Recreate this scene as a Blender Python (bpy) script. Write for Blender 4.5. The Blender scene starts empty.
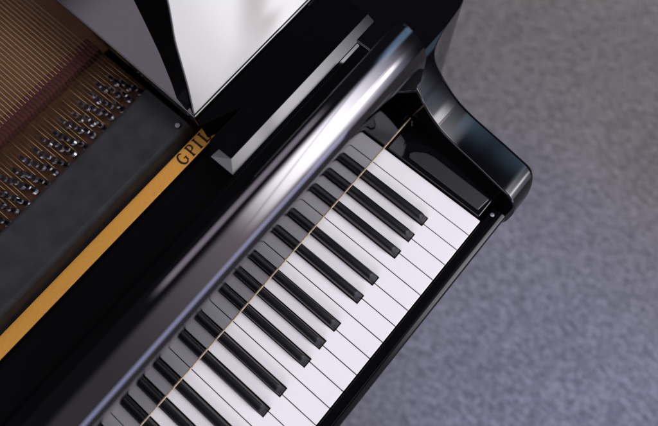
import bpy, bmesh, math, random
from mathutils import Vector, Matrix
random.seed(4)
S = bpy.context.scene
COL = S.collection
H = 0.735                                   # height of the white key tops over the carpet
def W(x, y, z): return Vector((x*.001, y*.001, z*.001 + H))

# ------------------------------------------------------------------ materials
def new_mat(name):
    m = bpy.data.materials.new(name); m.use_nodes = True
    nt = m.node_tree; b = nt.nodes['Principled BSDF']
    return m, nt, b
def coords(nt, scale=(1, 1, 1), rot=(0, 0, 0)):
    tc = nt.nodes.new('ShaderNodeTexCoord'); mp = nt.nodes.new('ShaderNodeMapping')
    mp.inputs['Scale'].default_value = scale; mp.inputs['Rotation'].default_value = rot
    nt.links.new(tc.outputs['Object'], mp.inputs['Vector']); return mp.outputs['Vector']
def noise(nt, vec, scale, detail=4, rough=.55):
    n = nt.nodes.new('ShaderNodeTexNoise'); n.inputs['Scale'].default_value = scale
    n.inputs['Detail'].default_value = detail; n.inputs['Roughness'].default_value = rough
    nt.links.new(vec, n.inputs['Vector']); return n.outputs['Fac']
def ramp(nt, fac, stops):
    r = nt.nodes.new('ShaderNodeValToRGB'); e = r.color_ramp.elements
    while len(e) < len(stops): e.new(.5)
    for q, (p, c) in zip(e, stops): q.position = p; q.color = c if len(c) == 4 else (*c, 1)
    nt.links.new(fac, r.inputs['Fac']); return r.outputs['Color']
def bump(nt, b, fac, strength, dist=.001):
    n = nt.nodes.new('ShaderNodeBump'); n.inputs['Strength'].default_value = strength
    n.inputs['Distance'].default_value = dist
    nt.links.new(fac, n.inputs['Height']); nt.links.new(n.outputs['Normal'], b.inputs['Normal'])
def simple(name, c, rough=.4, metal=0, ior=1.5, coat=0, nscale=60, var=.12, bs=0.05):
    m, nt, b = new_mat(name); v = coords(nt)
    f = noise(nt, v, nscale)
    lo = tuple(x*(1-var) for x in c); hi = tuple(min(1, x*(1+var)) for x in c)
    nt.links.new(ramp(nt, f, [(.3, lo), (.7, hi)]), b.inputs['Base Color'])
    b.inputs['Roughness'].default_value = rough; b.inputs['Metallic'].default_value = metal
    b.inputs['IOR'].default_value = ior; b.inputs['Coat Weight'].default_value = coat
    b.inputs['Coat Roughness'].default_value = .02
    if bs: bump(nt, b, f, bs, .0004)
    return m
def lacquer(name, ior=1.5, rough=.03):
    m, nt, b = new_mat(name); v = coords(nt)
    b.inputs['Base Color'].default_value = (.0022, .0021, .0028, 1)
    b.inputs['IOR'].default_value = ior
    dust = noise(nt, v, 900, 2); smear = noise(nt, v, 14, 5)
    mul = nt.nodes.new('ShaderNodeMath'); mul.operation = 'MULTIPLY_ADD'
    nt.links.new(smear, mul.inputs[0]); mul.inputs[1].default_value = .05; mul.inputs[2].default_value = rough - .02
    nt.links.new(mul.outputs[0], b.inputs['Roughness'])
    lf = noise(nt, v, 7, 1)
    bump(nt, b, lf, .06, .0012)
    return m
M = {}
M['black'] = lacquer('black_lacquer')
def board_mat():
    m, nt, b = new_mat('polished_board'); v = coords(nt)
    b.inputs['Metallic'].default_value = 1; b.inputs['Base Color'].default_value = (.115, .112, .118, 1)
    b.inputs['Specular Tint'].default_value = (.8, .8, .82, 1)
    sm = noise(nt, v, 9, 5)
    mul = nt.nodes.new('ShaderNodeMath'); mul.operation = 'MULTIPLY_ADD'
    nt.links.new(sm, mul.inputs[0]); mul.inputs[1].default_value = .10; mul.inputs[2].default_value = .0
    nt.links.new(mul.outputs[0], b.inputs['Roughness'])
    bump(nt, b, noise(nt, v, 6, 1), .05, .0012)
    return m
M['board'] = board_mat()
M['satin'] = simple('satin_black', (.0018, .0016, .002), .45, ior=1.12, nscale=40)
M['trim'] = lacquer('polished_trim', 1.74, .07)
M['desk'] = lacquer('polished_desk', 1.7, .06)
M['rail'] = lacquer('dim_lacquer', 1.3, .04)
M['ledge'] = lacquer('dim_polish', 1.58, .09)
M['soft'] = simple('soft_gloss_black', (.012, .0115, .012), .32, ior=1.5, nscale=300)
M['felt_black'] = simple('charcoal_cloth', (.012, .0115, .0125), .75, nscale=55, var=.5, bs=.5)
M['white'] = simple('white_key_top', (.83, .82, .825), .22, ior=1.48, nscale=25, var=.012, bs=0)
M['wood'] = simple('key_wood', (.16, .07, .045), .7, nscale=200)
M['ebony'] = simple('black_key', (.003, .003, .004), .27, ior=1.36, nscale=700, var=.3, bs=.06)
M['gold'] = simple('gold_plate', (.85, .42, .07), .42, .6, nscale=420, var=.06, bs=.15)
M['bronze'] = simple('bronze_plate', (.075, .034, .014), .45, .6, nscale=90, var=.4, bs=.2)
M['brass'] = simple('brass_string', (.24, .15, .07), .4, .9, nscale=300)
M['steel'] = simple('steel_pin', (.32, .32, .34), .25, 1, nscale=300, bs=0)
M['red_felt'] = simple('red_felt', (.045, .006, .006), .95, nscale=900, var=.4, bs=.5)
M['felt_line'] = simple('tan_felt', (.60, .47, .32), .8, nscale=500, var=.4, bs=.3)
M['ink'] = simple('black_paint', (.006, .004, .003), .5)
M['spruce'] = simple('soundboard_wood', (.11, .05, .022), .5, nscale=30)

# carpet: short wool pile, mottled
def carpet_mat():
    m, nt, b = new_mat('carpet_wool')
    v = coords(nt); v2 = coords(nt, (1, .35, 1), (0, 0, .6))
    warp = nt.nodes.new('ShaderNodeVectorMath'); warp.operation = 'MULTIPLY_ADD'
    nz = nt.nodes.new('ShaderNodeTexNoise'); nz.inputs['Scale'].default_value = 22; nz.inputs['Detail'].default_value = 3
    nt.links.new(v, nz.inputs['Vector']); nt.links.new(nz.outputs['Color'], warp.inputs[0])
    warp.inputs[1].default_value = (.05, .05, .05); nt.links.new(v, warp.inputs[2])
    a = noise(nt, v, 90, 10, .75)
    fib = noise(nt, warp.outputs[0], 260, 8, .85)
    big = noise(nt, v, 5, 3)
    def mix(f1, f2, k):
        n = nt.nodes.new('ShaderNodeMath'); n.operation = 'MULTIPLY_ADD'
        nt.links.new(f2, n.inputs[0]); n.inputs[1].default_value = k; nt.links.new(f1, n.inputs[2]); return n.outputs[0]
    a2 = noise(nt, v2, 95, 6, .7)
    s = mix(mix(a, a2, .9), big, .15)
    nt.links.new(ramp(nt, s, [(.72, CARPET[0]), (1.0, CARPET[1]), (1.28, CARPET[2])]) if False else
                 ramp(nt, scale01(nt, s, .86, 1.19), [(0, CARPET[0]), (.5, CARPET[1]), (1, CARPET[2])]), b.inputs['Base Color'])
    b.inputs['Roughness'].default_value = 1; b.inputs['IOR'].default_value = 1.2
    b.inputs['Sheen Weight'].default_value = .25
    bump(nt, b, s, .8, .004)
    return m
def scale01(nt, f, lo, hi):
    n = nt.nodes.new('ShaderNodeMapRange'); n.inputs[1].default_value = lo; n.inputs[2].default_value = hi
    nt.links.new(f, n.inputs[0]); return n.outputs[0]
CARPET = [(.086, .079, .076), (.157, .146, .141), (.262, .244, .236)]
M['carpet'] = carpet_mat()

# ------------------------------------------------------------------ helpers
def link(name, bm, mats, parent=None, smooth=False, bev=0, seg=2, ang=30):
    bmesh.ops.recalc_face_normals(bm, faces=bm.faces[:])
    me = bpy.data.meshes.new(name); bm.to_mesh(me); bm.free()
    for m in (mats if isinstance(mats, (list, tuple)) else [mats]): me.materials.append(m)
    o = bpy.data.objects.new(name, me); COL.objects.link(o); o.parent = parent
    if smooth:
        for p in me.polygons: p.use_smooth = True
    if bev:
        b = o.modifiers.new('bevel', 'BEVEL'); b.width = bev*.001; b.segments = seg
        b.limit_method = 'ANGLE'; b.angle_limit = math.radians(ang); b.harden_normals = True
        for p in me.polygons: p.use_smooth = True
    return o
def box(bm, x0, x1, y0, y1, z0, z1, mi=0):
    vs = [bm.verts.new(W(x, y, z)) for z in (z0, z1) for x, y in ((x0, y0), (x1, y0), (x1, y1), (x0, y1))]
    for f in ((3, 2, 1, 0), (4, 5, 6, 7), (0, 1, 5, 4), (1, 2, 6, 5), (2, 3, 7, 6), (3, 0, 4, 7)):
        bm.faces.new([vs[i] for i in f]).material_index = mi
def prism(bm, poly, z0, z1, mi=0, zf=None):
    """poly in (x,y) mm; zf(x,y) overrides the top height"""
    lo = [bm.verts.new(W(x, y, z0)) for x, y in poly]
    hi = [bm.verts.new(W(x, y, zf(x, y) if zf else z1)) for x, y in poly]
    n = len(poly)
    bm.faces.new(lo[::-1]).material_index = mi; bm.faces.new(hi).material_index = mi
    for i in range(n): bm.faces.new((lo[i], lo[(i+1) % n], hi[(i+1) % n], hi[i])).material_index = mi
def loft(bm, rings, closed=True, caps=True):
    vs = [[bm.verts.new(p) for p in r] for r in rings]
    n = len(rings[0])
    for a, b in zip(vs, vs[1:]):
        for i in range(n if closed else n-1):
            j = (i+1) % n; bm.faces.new((a[i], a[j], b[j], b[i]))
    if caps: bm.faces.new(vs[0][::-1]); bm.faces.new(vs[-1])
def interp(t, pts):
    if t <= pts[0][0]: return pts[0][1]
    for (a, u), (b, v) in zip(pts, pts[1:]):
        if t <= b:
            k = (t-a)/(b-a); return u+(v-u)*k
    return pts[-1][1]
def smooth_interp(t, pts):
    if t <= pts[0][0]: return pts[0][1]
    if t >= pts[-1][0]: return pts[-1][1]
    for i in range(len(pts)-1):
        (a, u), (b, v) = pts[i], pts[i+1]
        if t <= b:
            def sl(k):
                if k <= 0 or k >= len(pts)-1:
                    k0, k1 = (0, 1) if k <= 0 else (len(pts)-2, len(pts)-1)
                else: k0, k1 = k-1, k+1
                return (pts[k1][1]-pts[k0][1])/(pts[k1][0]-pts[k0][0])
            h = b-a; s = (t-a)/h
            return ((2*s**3-3*s*s+1)*u + (s**3-2*s*s+s)*h*sl(i) + (-2*s**3+3*s*s)*v + (s**3-s*s)*h*sl(i+1))
def cyl(bm, c, d, r, length, n=12, r2=None):
    d = Vector(d).normalized(); a = d.orthogonal().normalized(); b = d.cross(a)
    c = Vector(c); r2 = r if r2 is None else r2
    rings = [[c + d*(length*.001*k) + (a*math.cos(t)+b*math.sin(t))*rr*.001 for t in [i*2*math.pi/n for i in range(n)]]
             for k, rr in ((0, r), (1, r2))]
    loft(bm, rings)

# ------------------------------------------------------------------ carpet
bm = bmesh.new()
vs = [bm.verts.new(p) for p in ((-6, -6, 0), (6, -6, 0), (6, 6, 0), (-6, 6, 0))]; bm.faces.new(vs)
fl = link('carpet', bm, M['carpet']); fl['kind'] = 'structure'

# ------------------------------------------------------------------ the piano
piano = bpy.data.objects.new('grand_piano', None); COL.objects.link(piano)
piano['category'] = 'piano'
piano['label'] = 'glossy black grand piano seen from above at its treble end with open keyboard'

P = 23.57
NW = 52
LETTERS = 'CBAGFED'
XL = -NW*P                                     # left end of the keys
def letter(k): return LETTERS[k % 7]
BLK = {}                                       # boundary k (between white k-1 and k) -> x centre of the black key
OFF = {'A': 3.0, 'G': 0.3, 'F': -2.6, 'D': 2.4, 'C': -2.2}   # keyed by the white key below the sharp
for k in range(1, NW):
    below = letter(k)
    if below in OFF: BLK[k] = -k*P + OFF[below]
GAP = .55; YB = 149.; YN = 51.0                # keys run from y = 0 to the fallboard; sharps start at YN
BACK = YB + 26
for k in range(NW):
    xr, xl = -k*P - GAP, -(k+1)*P + GAP
    r2, l2 = xr, xl
    if k in BLK: r2 = min(xr, BLK[k] - 6.6)
    if k+1 in BLK: l2 = max(xl, BLK[k+1] + 6.6)
    poly = [(xl, 0), (xr, 0), (xr, YN-1)]
    if r2 != xr: poly.append((r2, YN-1))
    poly += [(r2, YB+12), (l2, YB+12)]
    if l2 != xl: poly.append((l2, YN-1))
    poly.append((xl, YN-1))
    # drop doubles
    q = []
    for p in poly:
        if not q or (abs(p[0]-q[-1][0]) + abs(p[1]-q[-1][1])) > 1e-6: q.append(p)
    bm = bmesh.new()
    dz = random.uniform(-.12, .12)
    prism(bm, q, -2.4+dz, dz, 0)
    q2 = [(x + (.35 if x > (xl+xr)/2 else -.35)*-1, y + (.6 if y < 1 else 0)) for x, y in q]
    prism(bm, q2, -20, -2.45+dz, 1)
    box(bm, xl, xr, -.3, 0.5, -20, -2.5, 0)
    link('white_key', bm, [M['white'], M['wood']], piano, bev=.75, seg=3)
for k, xc in BLK.items():
    bm = bmesh.new()
    dz = random.uniform(-.15, .15); dx = random.uniform(-.2, .2)
    def ring(y, wb, wt, zt, zb=-1.0):
        pts = []
        x = xc+dx; r = 1.1
        pts.append((x-wb/2, zb)); 
        pts += [(x-wt/2-.15, zt-r-.1), (x-wt/2+.25, zt-.35), (x-wt/2+r, zt)]
        pts += [(x+wt/2-r, zt), (x+wt/2-.25, zt-.35), (x+wt/2+.15, zt-r-.1)]
        pts.append((x+wb/2, zb))
        return [W(px, y, pz+dz) for px, pz in pts]
    loft(bm, [ring(YN+.2, 10.6, 9.8, 1.6), ring(YN+.9, 10.9, 9.6, 3.2), ring(YN+6.3, 10.9, 8.9, 10.2),
              ring(YN+7.4, 10.9, 8.8, 11.1), ring(YN+10, 10.9, 8.8, 11.5), ring(YB+12, 10.9, 8.8, 11.8)])
    link('black_key', bm, M['ebony'], piano, bev=.25, seg=2, ang=25)

bm = bmesh.new(); box(bm, XL-1, 48, 145.7, 146.5, 12.7, 13.8)
link('felt_strip', bm, M['felt_line'], piano)
bm = bmesh.new(); box(bm, XL-60, 60, 4, 400, -46, -22)
link('key_frame', bm, M['wood'], piano)
bm = bmesh.new(); box(bm, XL-120, 92, -14, 760, -120, -48)
link('keybed', bm, M['satin'], piano, bev=3)

# key slip: rounded front rail
prof = [(-2.2, -40), (-2.2, -9.5), (-3.0, -8.5), (-11.5, -8.3), (-12.2, -9.6), (-13.0, -9.6), (-13.6, -8.7), (-14.6, -8.5), (-17.8, -9.0), (-19.6, -10.0), (-20.9, -11.8), (-21.6, -14.2), (-21.9, -17), (-21.9, -74), (-14.5, -74), (-14.5, -40)]
bm = bmesh.new()
loft(bm, [[W(x, y, z) for y, z in prof] for x in (XL-44, 27)])
ks = link('key_slip', bm, M['rail'], piano, smooth=True)
ks.modifiers.new('edges', 'EDGE_SPLIT').split_angle = math.radians(24)
bm = bmesh.new(); cyl(bm, W(18, -7, -8.3), (0, 0, 1), 2.6, 1.1, 16); cyl(bm, W(18, -7, -7.3), (0, 0, 1), 2.2, .5, 16, 1.4)
link('screw', bm, M['steel'], ks)

# cheek block (treble): stepped block between last key and arm
def arm_in(y): return smooth_interp(y, [(-26, 35), (-8, 35), (54, 43), (112, 48), (150, 50), (175, 50), (900, 50)])
bm = bmesh.new()
ys = [4, 30, 60, 90, 120, 145]
poly = [(1.2, 4)] + [(arm_in(y)-.4, y) for y in ys] + [(1.2, 145)]
prism(bm, poly, -40, 5.5)
cb = link('cheek_block', bm, M['black'], piano, bev=1.2, seg=3)
bm = bmesh.new()
poly = [(6, 10), (26, 7.5), (27.5, 92), (25, 104), (17, 116), (12, 119), (7, 116)]
prism(bm, poly, 5.6, 8.4)
link('cheek_plate', bm, M['soft'], cb, bev=1.2, seg=3)
bm = bmesh.new(); poly = [(XL-1.2, 4), (XL-1.2, 148), (XL-44, 148), (XL-44, 4)]
prism(bm, poly, -40, 5.5); link('cheek_block', bm, M['black'], piano, bev=1.2, seg=3)

# arms and case sides
def arm_out(y):
    base = smooth_interp(y, [(-26, 80), (0, 83), (43, 88), (90, 92), (125, 92.5), (140, 91.5), (150, 92), (157, 96), (162.5, 104), (166.5, 117), (169.5, 134), (171.5, 155), (173.5, 168), (177, 177), (183, 182), (192, 184), (240, 185), (900, 185)])
    if y < -5: base -= 22*(1-math.sqrt(max(0, 1-((-5-y)/21)**2)))
    return base
def arm_top(y):
    if y < 0: return -14 + 43*math.sqrt(max(0, 1-(-y/26.)**2))
    return smooth_interp(y, [(0, 29), (30, 29.5), (60, 30), (85, 32), (105, 38), (120, 48), (132, 60), (143, 74), (152, 83), (161, 88.5), (172, 91), (900, 91)])
def arm_mesh(mirror=False, side_end=760):
    bm = bmesh.new()
    yl = [-26+26*(1-math.cos(t*math.pi/2/12)) for t in range(13)] + list(range(4, 100, 6)) + list(range(100, 150, 3)) + \
         [150, 153, 156, 159, 161, 162.5, 164, 165.5, 166.8, 168, 169, 170, 171, 172, 173, 174, 175, 176.5, 178, 180, 182, 184, 187, 190, 195, 200, 215, 240, 300, side_end]
    rings = []
    for y in yl:
        xi, xo, zt = arm_in(y), arm_out(y), arm_top(y)
        zb = -74 if y > -20 else interp(y, [(-26, -40), (-20, -74)])
        r = 4.5; pts = [(xi, zb), (xi, zt-3.4), (xi, zt-2.8)]
        for i in range(6):
            t = i*math.pi/2/5; pts.append((xi + 2.4 - 2.4*math.cos(t), zt - 2.4 + 2.4*math.sin(t)))
        wd = xo - r - xi - 2.4
        for q in (.012, .03, .2, .4, .6, .8, .97, .988): pts.append((xi + 2.4 + wd*q, zt))
        for i in range(7):
            t = i*math.pi/2/6; pts.append((xo - r + r*math.sin(t), zt - r + r*math.cos(t)))
        pts += [(xo, zt-r-.4), (xo, zt-r-1), (xo, zb)]
        rings.append([W((XL-x if mirror else x), y, z) for x, z in pts])
    loft(bm, rings)
    return bm
for mir in (False, True):
    o = link('case_arm', arm_mesh(mir), M['black'], piano, smooth=True)
    o.modifiers.new('edges', 'EDGE_SPLIT').split_angle = math.radians(50)

# fallboard: leaning board with a big rolled top; the roll laps over the arms
YF = 146.6                                      # plane of the fallboard's lower face
def fall_profile():
    """(y, z) of the front face: flat and near upright, then one big roll"""
    y, z = YF, 12.6; pts = [(y, z)]
    t0 = math.radians(.6); s = 124.
    for q in (.6, 1.4, 30, 60, 90, 112, 122, 123.5, 124): pts.append((y + q*math.sin(t0), z + q*math.cos(t0)))
    y, z = pts[-1]
    t1 = math.radians(5); R0 = 50.                 # eased into the roll
    tE = math.radians(100); n = 34; t = t0
    for i in range(n):
        dt = (tE-t0)/n; tm = t+dt/2
        R_ = 33.5 if tm > t1 else R0
        ds = R_*dt; y += ds*math.sin(tm); z += ds*math.cos(tm); t += dt; pts.append((y, z))
    return pts
FP = fall_profile()
yt, zt = FP[-1]
def fall_ring(x, zmin=None, shrink=0):
    pts = list(FP)
    if zmin is not None:
        out = []
        for (a, b), (c, d) in zip(pts, pts[1:]):
            if b < zmin <= d: k = (zmin-b)/(d-b); out.append((a+(c-a)*k, zmin))
            if d >= zmin or (a > 185): out.append((c, d))
        pts = out
    back = [(yt+2.5, zt-3), (yt+2.5, zmin if zmin is not None else 15), (pts[0][0]+7, pts[0][1])]
    allp = pts+back
    return allp
bm = bmesh.new()
loft(bm, [[W(x, y, z) for y, z in fall_ring(x)] for x in (XL-50, 48.5)])
fb = link('fallboard', bm, M['board'], piano, smooth=True)
fb.modifiers.new('edges', 'EDGE_SPLIT').split_angle = math.radians(35)
# the overlap above the arms
bm = bmesh.new(); rings = []
ymax = yt+2.5
for x, cut in [(48.7, 0), (49.5, 0), (50.7, .6), (52.2, 2.2), (53.6, 5.2), (54.6, 9), (55.2, 14)]:
    rr = fall_ring(x, 94)
    rings.append([W(x, min(y, ymax-cut), z - (0 if y < ymax-cut else 0)) for y, z in rr])
loft(bm, rings)
fe = link('fallboard_end', bm, M['board'], fb, smooth=True)
fe.modifiers.new('edges', 'EDGE_SPLIT').split_angle = math.radians(35)
bm = bmesh.new(); cyl(bm, W(44, 140, 6), (0.2, .25, .9), 1.1, 9, 10); cyl(bm, W(46, 142.3, 14), (0.2, .25, .9), 2.0, 1.4, 12)
link('hinge_pin', bm, M['steel'], fb)

# inner rail behind the fallboard
bm = bmesh.new()
loft(bm, [[W(x, y, z) for y, z in ((203, 20), (203, 88), (205, 90), (231.6, 90), (231.9, 89.4), (235.2, 91.2), (236.3, 90.4), (236.3, 20))] for x in (XL-50, 49)])
for f in bm.faces:
    zs = [v.co.z for v in f.verts]; yy = [v.co.y for v in f.verts]
    f.material_index = 1 if (min(zs) > H+.0893 and min(yy) > .2318 and max(yy) < .2353) else 0
link('lock_rail', bm, [M['satin'], M['trim']], piano)

# music desk ledge with a chamfer along its front and round its left end, shaped to catch a bright reflection
bm = bmesh.new()
# front chamfer and left return modelled as one faceted prism
pts_lo = [(-161.8, 236.8, 90.2), (84.1, 236.8, 90.2), (84.1, 312.1, 90.2), (-140.1, 312.1, 90.2), (-142.9, 303.7, 90.2), (-96.8, 282.9, 90.2), (-151.4, 282.9, 90.2), (-161.8, 270.5, 90.2)]  # ledge, lock rail, base, desk and brace coordinates were scaled about the camera
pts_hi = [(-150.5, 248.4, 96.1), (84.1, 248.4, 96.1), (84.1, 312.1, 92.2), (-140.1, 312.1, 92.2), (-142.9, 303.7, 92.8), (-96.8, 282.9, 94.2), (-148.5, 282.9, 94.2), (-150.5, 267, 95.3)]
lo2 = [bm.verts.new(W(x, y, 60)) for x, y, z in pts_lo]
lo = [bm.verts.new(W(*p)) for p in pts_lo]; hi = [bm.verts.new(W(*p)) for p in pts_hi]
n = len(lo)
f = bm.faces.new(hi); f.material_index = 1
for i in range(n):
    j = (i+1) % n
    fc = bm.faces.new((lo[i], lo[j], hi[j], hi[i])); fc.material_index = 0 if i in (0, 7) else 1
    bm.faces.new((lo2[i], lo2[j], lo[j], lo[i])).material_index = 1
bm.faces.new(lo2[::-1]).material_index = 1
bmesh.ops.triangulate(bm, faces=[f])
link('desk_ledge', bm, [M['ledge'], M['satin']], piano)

# desk base board (gently rising towards the back) and the leaning music desk
t8 = math.tan(math.radians(8))
bm = bmesh.new()
zf = lambda x, y: 96.8 + (y-313.1)*t8
lo = lambda y: zf(0, y)-22
pl = [(-141.5, 313.1), (150, 313.1), (150, 740), (-141.5, 740)]
a = [bm.verts.new(W(x, y, lo(y))) for x, y in pl]; b = [bm.verts.new(W(x, y, zf(x, y))) for x, y in pl]
bm.faces.new(a[::-1]); bm.faces.new(b)
for i in range(4): bm.faces.new((a[i], a[(i+1) % 4], b[(i+1) % 4], b[i]))
base = link('desk_base', bm, M['trim'], piano, bev=2.2, seg=3)

th = math.radians(46)
def desk_pt(x, s, t=0):   # s up the slope from the bottom edge, t behind the face
    return W(x, 314.0 + s*math.sin(th) + t*math.cos(th), 98.7 + s*math.cos(th) - t*math.sin(th))
edge = [(0, -140.6), (25.9, -124.3), (48.1, -111.8), (71.3, -98.7), (86.8, -87.6), (103.9, -76.1), (135, -60), (175, -47), (230, -40)]
ss = [i*230/46 for i in range(47)]
bm = bmesh.new()
front = []; 
nx = 48
def desk_bow(x, s): return 0
def wave(x, s): return .28*math.sin((x+30)/42. + s/38.) * min(1, s/20.)
g = [[bm.verts.new(desk_pt(x, s, wave(x, s))) for x in [smooth_interp(s, edge) + (150 - smooth_interp(s, edge))*i/nx for i in range(nx+1)]] for s in ss]
gb = [[bm.verts.new(desk_pt(smooth_interp(s, edge) + (150 - smooth_interp(s, edge))*i/nx, s, 9)) for i in range(nx+1)] for s in ss]
for r in range(len(ss)-1):
    for i in range(nx):
        bm.faces.new((g[r][i], g[r][i+1], g[r+1][i+1], g[r+1][i])); bm.faces.new((gb[r][i], gb[r+1][i], gb[r+1][i+1], gb[r][i+1]))
    bm.faces.new((g[r][0], g[r+1][0], gb[r+1][0], gb[r][0])); bm.faces.new((g[r][nx], gb[r][nx], gb[r+1][nx], g[r+1][nx]))
for i in range(nx):
    bm.faces.new((g[0][i], gb[0][i], gb[0][i+1], g[0][i+1])); bm.faces.new((g[-1][i], g[-1][i+1], gb[-1][i+1], gb[-1][i]))
desk = link('music_desk', bm, M['desk'], piano, bev=1.6, seg=3, ang=40)
# brace board under its left edge
foot = [(-140.1, 325.3), (-137.3, 343.2), (-127.8, 360.2), (-110.9, 394.1), (-95.8, 429.0), (-77.0, 474.2), (-61.0, 513.7), (-49.7, 556.1)]
bm = bmesh.new(); rings = []
for i, (s, (fx, fy)) in enumerate(zip([5, 25.9, 48.1, 71.3, 86.8, 103.9, 135, 175], foot)):
    ex = smooth_interp(s, edge)+1.2
    top = desk_pt(ex, s, 9.2); bot = W(fx, fy, zf(fx, fy)+.6)
    off = Vector((.007, 0, 0))
    rings.append([top, bot, bot+off, top+off])
loft(bm, rings)
link('desk_brace', bm, M['satin'], desk)

# ------------------------------------------------------------------ the open inside: plate, lettering, cloth rail, pins, strings
bm = bmesh.new(); box(bm, XL-50, 49, 238, 342.5, -20, 12)
link('front_plate', bm, M['satin'], piano)
bm = bmesh.new(); box(bm, XL-40, -84, 318, 339, 17.5, 19, 0)
gp = link('gold_strip', bm, M['gold'], piano, bev=1)
def stroke(bm, pts, w, z0=19.1, z1=19.7):
    n = len(pts); L = []; Rr = []
    for i, (x, y) in enumerate(pts):
        a = Vector(pts[max(0, i-1)]); b = Vector(pts[min(n-1, i+1)]); d = (b-a).normalized(); nn = Vector((-d.y, d.x))
        ww = 1.35*(w[i] if isinstance(w, (list, tuple)) else w)
        L.append((x+nn.x*ww/2, y+nn.y*ww/2)); Rr.append((x-nn.x*ww/2, y-nn.y*ww/2))
    for i in range(n-1):
        prism(bm, [Rr[i], Rr[i+1], L[i+1], L[i]], z0, z1)
def glyph(ch, x0, y0, h):
    bm = bmesh.new()
    if ch == 'G':
        c = (x0+5.2, y0+h/2); pts = [(c[0]+5.0*math.cos(t), c[1]+h/2*math.sin(t)) for t in [math.radians(a) for a in range(48, 331, 15)]]
        stroke(bm, pts, [1.0+1.0*abs(math.sin(math.pi*i/(len(pts)-1))) for i in range(len(pts))])
        stroke(bm, [(x0+9.4, y0+1.6), (x0+9.4, y0+h*.45)], 1.5); stroke(bm, [(x0+6.6, y0+h*.45), (x0+11.0, y0+h*.45)], .9)
    if ch in 'PI1L':
        stroke(bm, [(x0+2.4, y0), (x0+2.4, y0+h)], 1.9)
        stroke(bm, [(x0+.4, y0), (x0+4.6, y0)], .9)
    if ch in 'IP': stroke(bm, [(x0+.4, y0+h), (x0+4.6, y0+h)], .9)
    if ch == 'P':
        pts = [(x0+2.4, y0+h)] + [(x0+5+3.6*math.cos(t), y0+h*.73+h*.27*math.sin(t)) for t in [math.radians(a) for a in range(90, -91, -20)]] + [(x0+2.4, y0+h*.46)]
        stroke(bm, pts, [.9]*3+[1.7]*6+[.9]*(len(pts)-9))
    if ch == 'I': pass
    if ch == 'L':
        stroke(bm, [(x0+2.4, y0), (x0+8.6, y0)], 1.1); stroke(bm, [(x0+8.6, y0), (x0+8.9, y0+h*.3)], 1.1)
        stroke(bm, [(x0+.4, y0+h), (x0+4.6, y0+h)], .9)
    return bm
for ch, x0 in (('G', -182), ('P', -166.5), ('I', -153), ('L', -143)):
    link('letter', glyph(ch, x0, 320.6, 15.6), M['ink'], gp)

# cloth covered rail with a screw near its end
bm = bmesh.new()
loft(bm, [[W(x, y, z) for y, z in ((343.5, 0), (343.5, 36), (348, 40.5), (416, 42), (421, 38), (421, 0))] for x in (XL-40, -140)])
rail = link('cloth_rail', bm, M['felt_black'], piano, bev=2.5, seg=3)
for x in (-152, -480, -800):
    bm = bmesh.new(); cyl(bm, W(x, 352, 41), (0, 0, 1), 4.2, 2.4, 18, 3.2)
    link('rail_screw', bm, M['steel'], rail)

bm = bmesh.new(); box(bm, XL-40, -137, 422.5, 520, -20, 14)
pb = link('pin_plate', bm, M['bronze'], piano)
bm = bmesh.new(); box(bm, XL-40, -137, 521, 548, -20, 23)
link('red_felt', bm, M['red_felt'], piano, bev=2)
bm = bmesh.new(); box(bm, XL-40, 49, 549, 1500, -40, -24)
link('soundboard', bm, M['spruce'], piano)
# tuning pins, three strings to a note
pin_me = None; str_me = None
def pin_bm():
    bm = bmesh.new()
    cyl(bm, (0, 0, 0), (0, 0, 1), 3.3, 17, 12); cyl(bm, (0, 0, .0172), (0, 0, 1), 2.9, 9, 4, 2.4)
    for k in range(3):
        zz = .005+.0016*k
        n = 12; ring = []
        for i in range(n):
            t = i*2*math.pi/n
            ring.append([Vector((math.cos(t)*(.0041+.0006*math.cos(u)), math.sin(t)*(.0041+.0006*math.cos(u)), zz+.0006*math.sin(u))) for u in [j*math.pi/2 for j in range(4)]])
        loft(bm, ring+[ring[0]], caps=False)
    return bm
first = None; sfirst = None
cnt = 0
for i in range(66):
    x = -146 - i*5.4
    row = i % 3
    y = 434 + row*17 + (i//3 % 2)*5
    if first is None:
        first = link('tuning_pin', pin_bm(), M['steel'], piano, smooth=False); o = first
    else:
        o = first.copy(); COL.objects.link(o); o.parent = piano
    o.location = W(x, y, 14.1); o.rotation_euler = (math.radians(random.uniform(-11, -3)), math.radians(random.uniform(-3, 3)), random.uniform(0, 1.5))
    bm = bmesh.new()
    p0 = W(x+3.6, y, 20.5); p1 = W(x+1.8, 536, 24.6); p2 = W(x+1.8, 1300, 20)
    for a_, b_ in ((p0, p1), (p1, p2)):
        cyl(bm, a_, b_-a_, .55, (b_-a_).length*1000, 6)
    link('string', bm, M['brass'], piano, smooth=True)

# body, back rim and legs under it
bm = bmesh.new(); box(bm, XL-206, 206, 1500, 1540, -250, 60)
link('case_back', bm, M['black'], piano, bev=3)
bm = bmesh.new()
for xs in ((170, 206), (XL-206, XL-170)): box(bm, xs[0], xs[1], 761, 1499, -250, 60)
link('case_rim', bm, M['black'], piano, bev=3)
def leg(x, y):
    bm = bmesh.new(); rings = []
    for z, r in ((-650, 30), (-600, 32), (-300, 42), (-140, 55), (-121, 62)):
        rings.append([W(x+sx*r, y+sy*r, z) for sx, sy in ((-1, -1), (1, -1), (1, 1), (-1, 1))])
    loft(bm, rings)
    lg = link('leg', bm, M['black'], piano, bev=3)
    bm = bmesh.new(); cyl(bm, W(x, y-8, -707), (1, 0, 0), 27.5, 22, 24)
    link('caster', bm, M['gold'], lg)
leg(-60, 330); leg(XL+60, 330); leg(XL/2, 1440)

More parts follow.
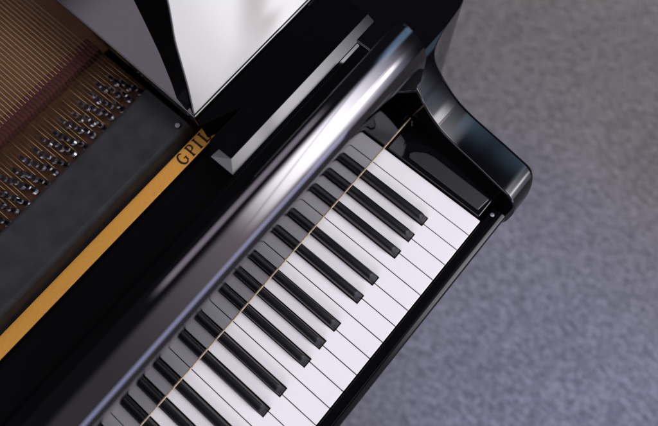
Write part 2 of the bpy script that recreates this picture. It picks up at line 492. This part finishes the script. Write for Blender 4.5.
# ------------------------------------------------------------------ world: a dim room with one tall window behind the player's right, plus glow added for reflections
w = bpy.data.worlds.new('World'); S.world = w; w.use_nodes = True
nt = w.node_tree; bg = nt.nodes['Background']
tc = nt.nodes.new('ShaderNodeTexCoord'); sep = nt.nodes.new('ShaderNodeSeparateXYZ')
nt.links.new(tc.outputs['Generated'], sep.inputs[0])
X, Y, Z = sep.outputs
def MN(op, a, b=None, c=None):
    n = nt.nodes.new('ShaderNodeMath'); n.operation = op
    for i, v in enumerate((a, b, c)):
        if v is None: continue
        if isinstance(v, (int, float)): n.inputs[i].default_value = v
        else: nt.links.new(v, n.inputs[i])
    return n.outputs[0]
def SS(v, lo, hi):
    n = nt.nodes.new('ShaderNodeMapRange'); n.interpolation_type = 'SMOOTHSTEP'
    n.inputs[1].default_value = lo; n.inputs[2].default_value = hi
    nt.links.new(v, n.inputs[0]); return n.outputs[0]
def band(v, a, b, s): return MN('MULTIPLY', SS(v, a-s, a+s), MN('SUBTRACT', 1, SS(v, b-s, b+s)))
E = MN('MULTIPLY', MN('ARCTAN2', Z, Y), 180/math.pi)            # 0 forward, 90 up, 180 back (towards the player)
E2 = MN('ADD', E, MN('MULTIPLY', MN('LESS_THAN', E, -90), 360))  # continuous below the horizon behind
win = MN('MULTIPLY', band(E2, 139, 157, 4), MN('MULTIPLY', SS(X, .24, .44), MN('SUBTRACT', 1, SS(X, .425, .455))))
bar_c = MN('ADD', .285, MN('MULTIPLY', MN('SUBTRACT', 149.5, E2), .017))
bar = band(MN('SUBTRACT', X, bar_c), -.030, .030, .014)
wall = MN('MULTIPLY', MN('MULTIPLY', band(E2, 104, 186, 12), MN('ADD', .18, MN('MULTIPLY', .82, SS(X, -.28, .26)))), MN('SUBTRACT', 1, SS(X, .36, .46)))
blue = MN('MULTIPLY', band(E2, 88, 112, 5), band(X, .435, .56, .02))  # bluish glow added to show as a tint on the arm
left_glow = MN('MULTIPLY', band(E2, 45, 130, 10), band(X, -.93, -.55, .08))  # side glow added so the ledge's left return looks bright
top_light = MN('MULTIPLY', band(E2, 101, 166, 11), band(X, .13, .38, .09))  # overhead brightness shaped to give the fallboard its sheen
sbar = band(MN('SUBTRACT', X, MN('ADD', .20, MN('MULTIPLY', MN('SUBTRACT', 125, E2), .007))), -.012, .012, .005)
glow = MN('MULTIPLY', band(E2, 98, 184, 6), band(X, .22, .455, .02))  # ceiling glow added to grey the fallboard's right end
patch = MN('MULTIPLY', band(E2, 63, 80, 2.5), band(X, -.1, .30, .03))  # bright zone placed for the desk base to mirror
def SC(fac, col):
    n = nt.nodes.new('ShaderNodeVectorMath'); n.operation = 'SCALE'; n.inputs[0].default_value = col
    nt.links.new(fac, n.inputs['Scale']); return n.outputs[0]
def AD(a, b):
    n = nt.nodes.new('ShaderNodeVectorMath'); n.operation = 'ADD'
    nt.links.new(a, n.inputs[0]); nt.links.new(b, n.inputs[1]); return n.outputs[0]
one = MN('ADD', 0, 1)
tot = AD(SC(one, (.035, .034, .045)), SC(MN('MULTIPLY', wall, MN('SUBTRACT', 1, MN('MULTIPLY', .9, MN('MULTIPLY', band(E2, 136, 160, 6), bar)))), (1.12, 1.0, 1.07)))
tot = AD(tot, SC(MN('MULTIPLY', win, MN('SUBTRACT', 1, bar)), (8.6, 8.4, 8.7)))
tot = AD(tot, SC(MN('MULTIPLY', win, bar), (1.7, .75, .35)))
tot = AD(tot, SC(MN('MULTIPLY', top_light, MN('SUBTRACT', 1, MN('MULTIPLY', sbar, .8))), (6.9, 6.75, 6.95)))
tot = AD(tot, SC(left_glow, (1.9, 1.8, 2.1)))
tot = AD(tot, SC(blue, (.55, .9, 1.3)))
tot = AD(tot, SC(glow, (.8, .85, 1.1)))
tot = AD(tot, SC(patch, (1.25, 1.1, 1.3)))
nt.links.new(tot, bg.inputs['Color']); bg.inputs['Strength'].default_value = 1
w.cycles.sampling_method = 'MANUAL'; w.cycles.sample_map_resolution = 1024

# added cool fill low in front, for the fallboard's blue band and the carpet
l = bpy.data.lights.new('cool_fill', 'AREA'); l.shape = 'RECTANGLE'; l.size = 2.1; l.size_y = .7; l.energy = 10; l.color = (.60, .64, 1)
o = bpy.data.objects.new('cool_fill', l); COL.objects.link(o); o.location = (-.35, -2.2, .58)
o.rotation_euler = Vector((0, 1, -.12)).to_track_quat('-Z', 'Y').to_euler()

l = bpy.data.lights.new('carpet_fill', 'SPOT'); l.energy = 230; l.color = (.20, .36, 1); l.shadow_soft_size = .06  # unseen blue fill added to tint the carpet
l.spot_size = math.radians(30); l.spot_blend = 1
o = bpy.data.objects.new('carpet_fill', l); COL.objects.link(o); o.location = (-.9, -1.9, 1.5)
o.rotation_euler = (Vector((-.03, -.42, 0))-o.location).to_track_quat('-Z', 'Y').to_euler()
# ------------------------------------------------------------------ camera
R = [[0.6473521789407233, 0.7388736574055071, -0.18708520735912504],
     [-0.7613143746061283, 0.6150570469375403, -0.20519564330225065],
     [-0.036545580286504134, 0.27526450443953536, 0.960673655908777]]
cd = bpy.data.cameras.new('camera'); cam = bpy.data.objects.new('camera', cd); COL.objects.link(cam)
cam.matrix_world = Matrix.Translation(W(-239.0, 6.1, 661.8)) @ Matrix(R).to_4x4()
cd.sensor_fit = 'HORIZONTAL'; cd.sensor_width = 36; cd.lens = 36*560/658
cd.clip_start = .02; cd.clip_end = 50
cd.dof.use_dof = True; cd.dof.focus_distance = .665; cd.dof.aperture_fstop = 2.1; cd.dof.aperture_blades = 9
S.camera = cam
S.view_settings.view_transform = 'Standard'; S.view_settings.look = 'None'
S.view_settings.exposure = .16; S.view_settings.gamma = 1
S.cycles.max_bounces = 8; S.cycles.use_denoising = True
S.cycles.sample_clamp_indirect = 8
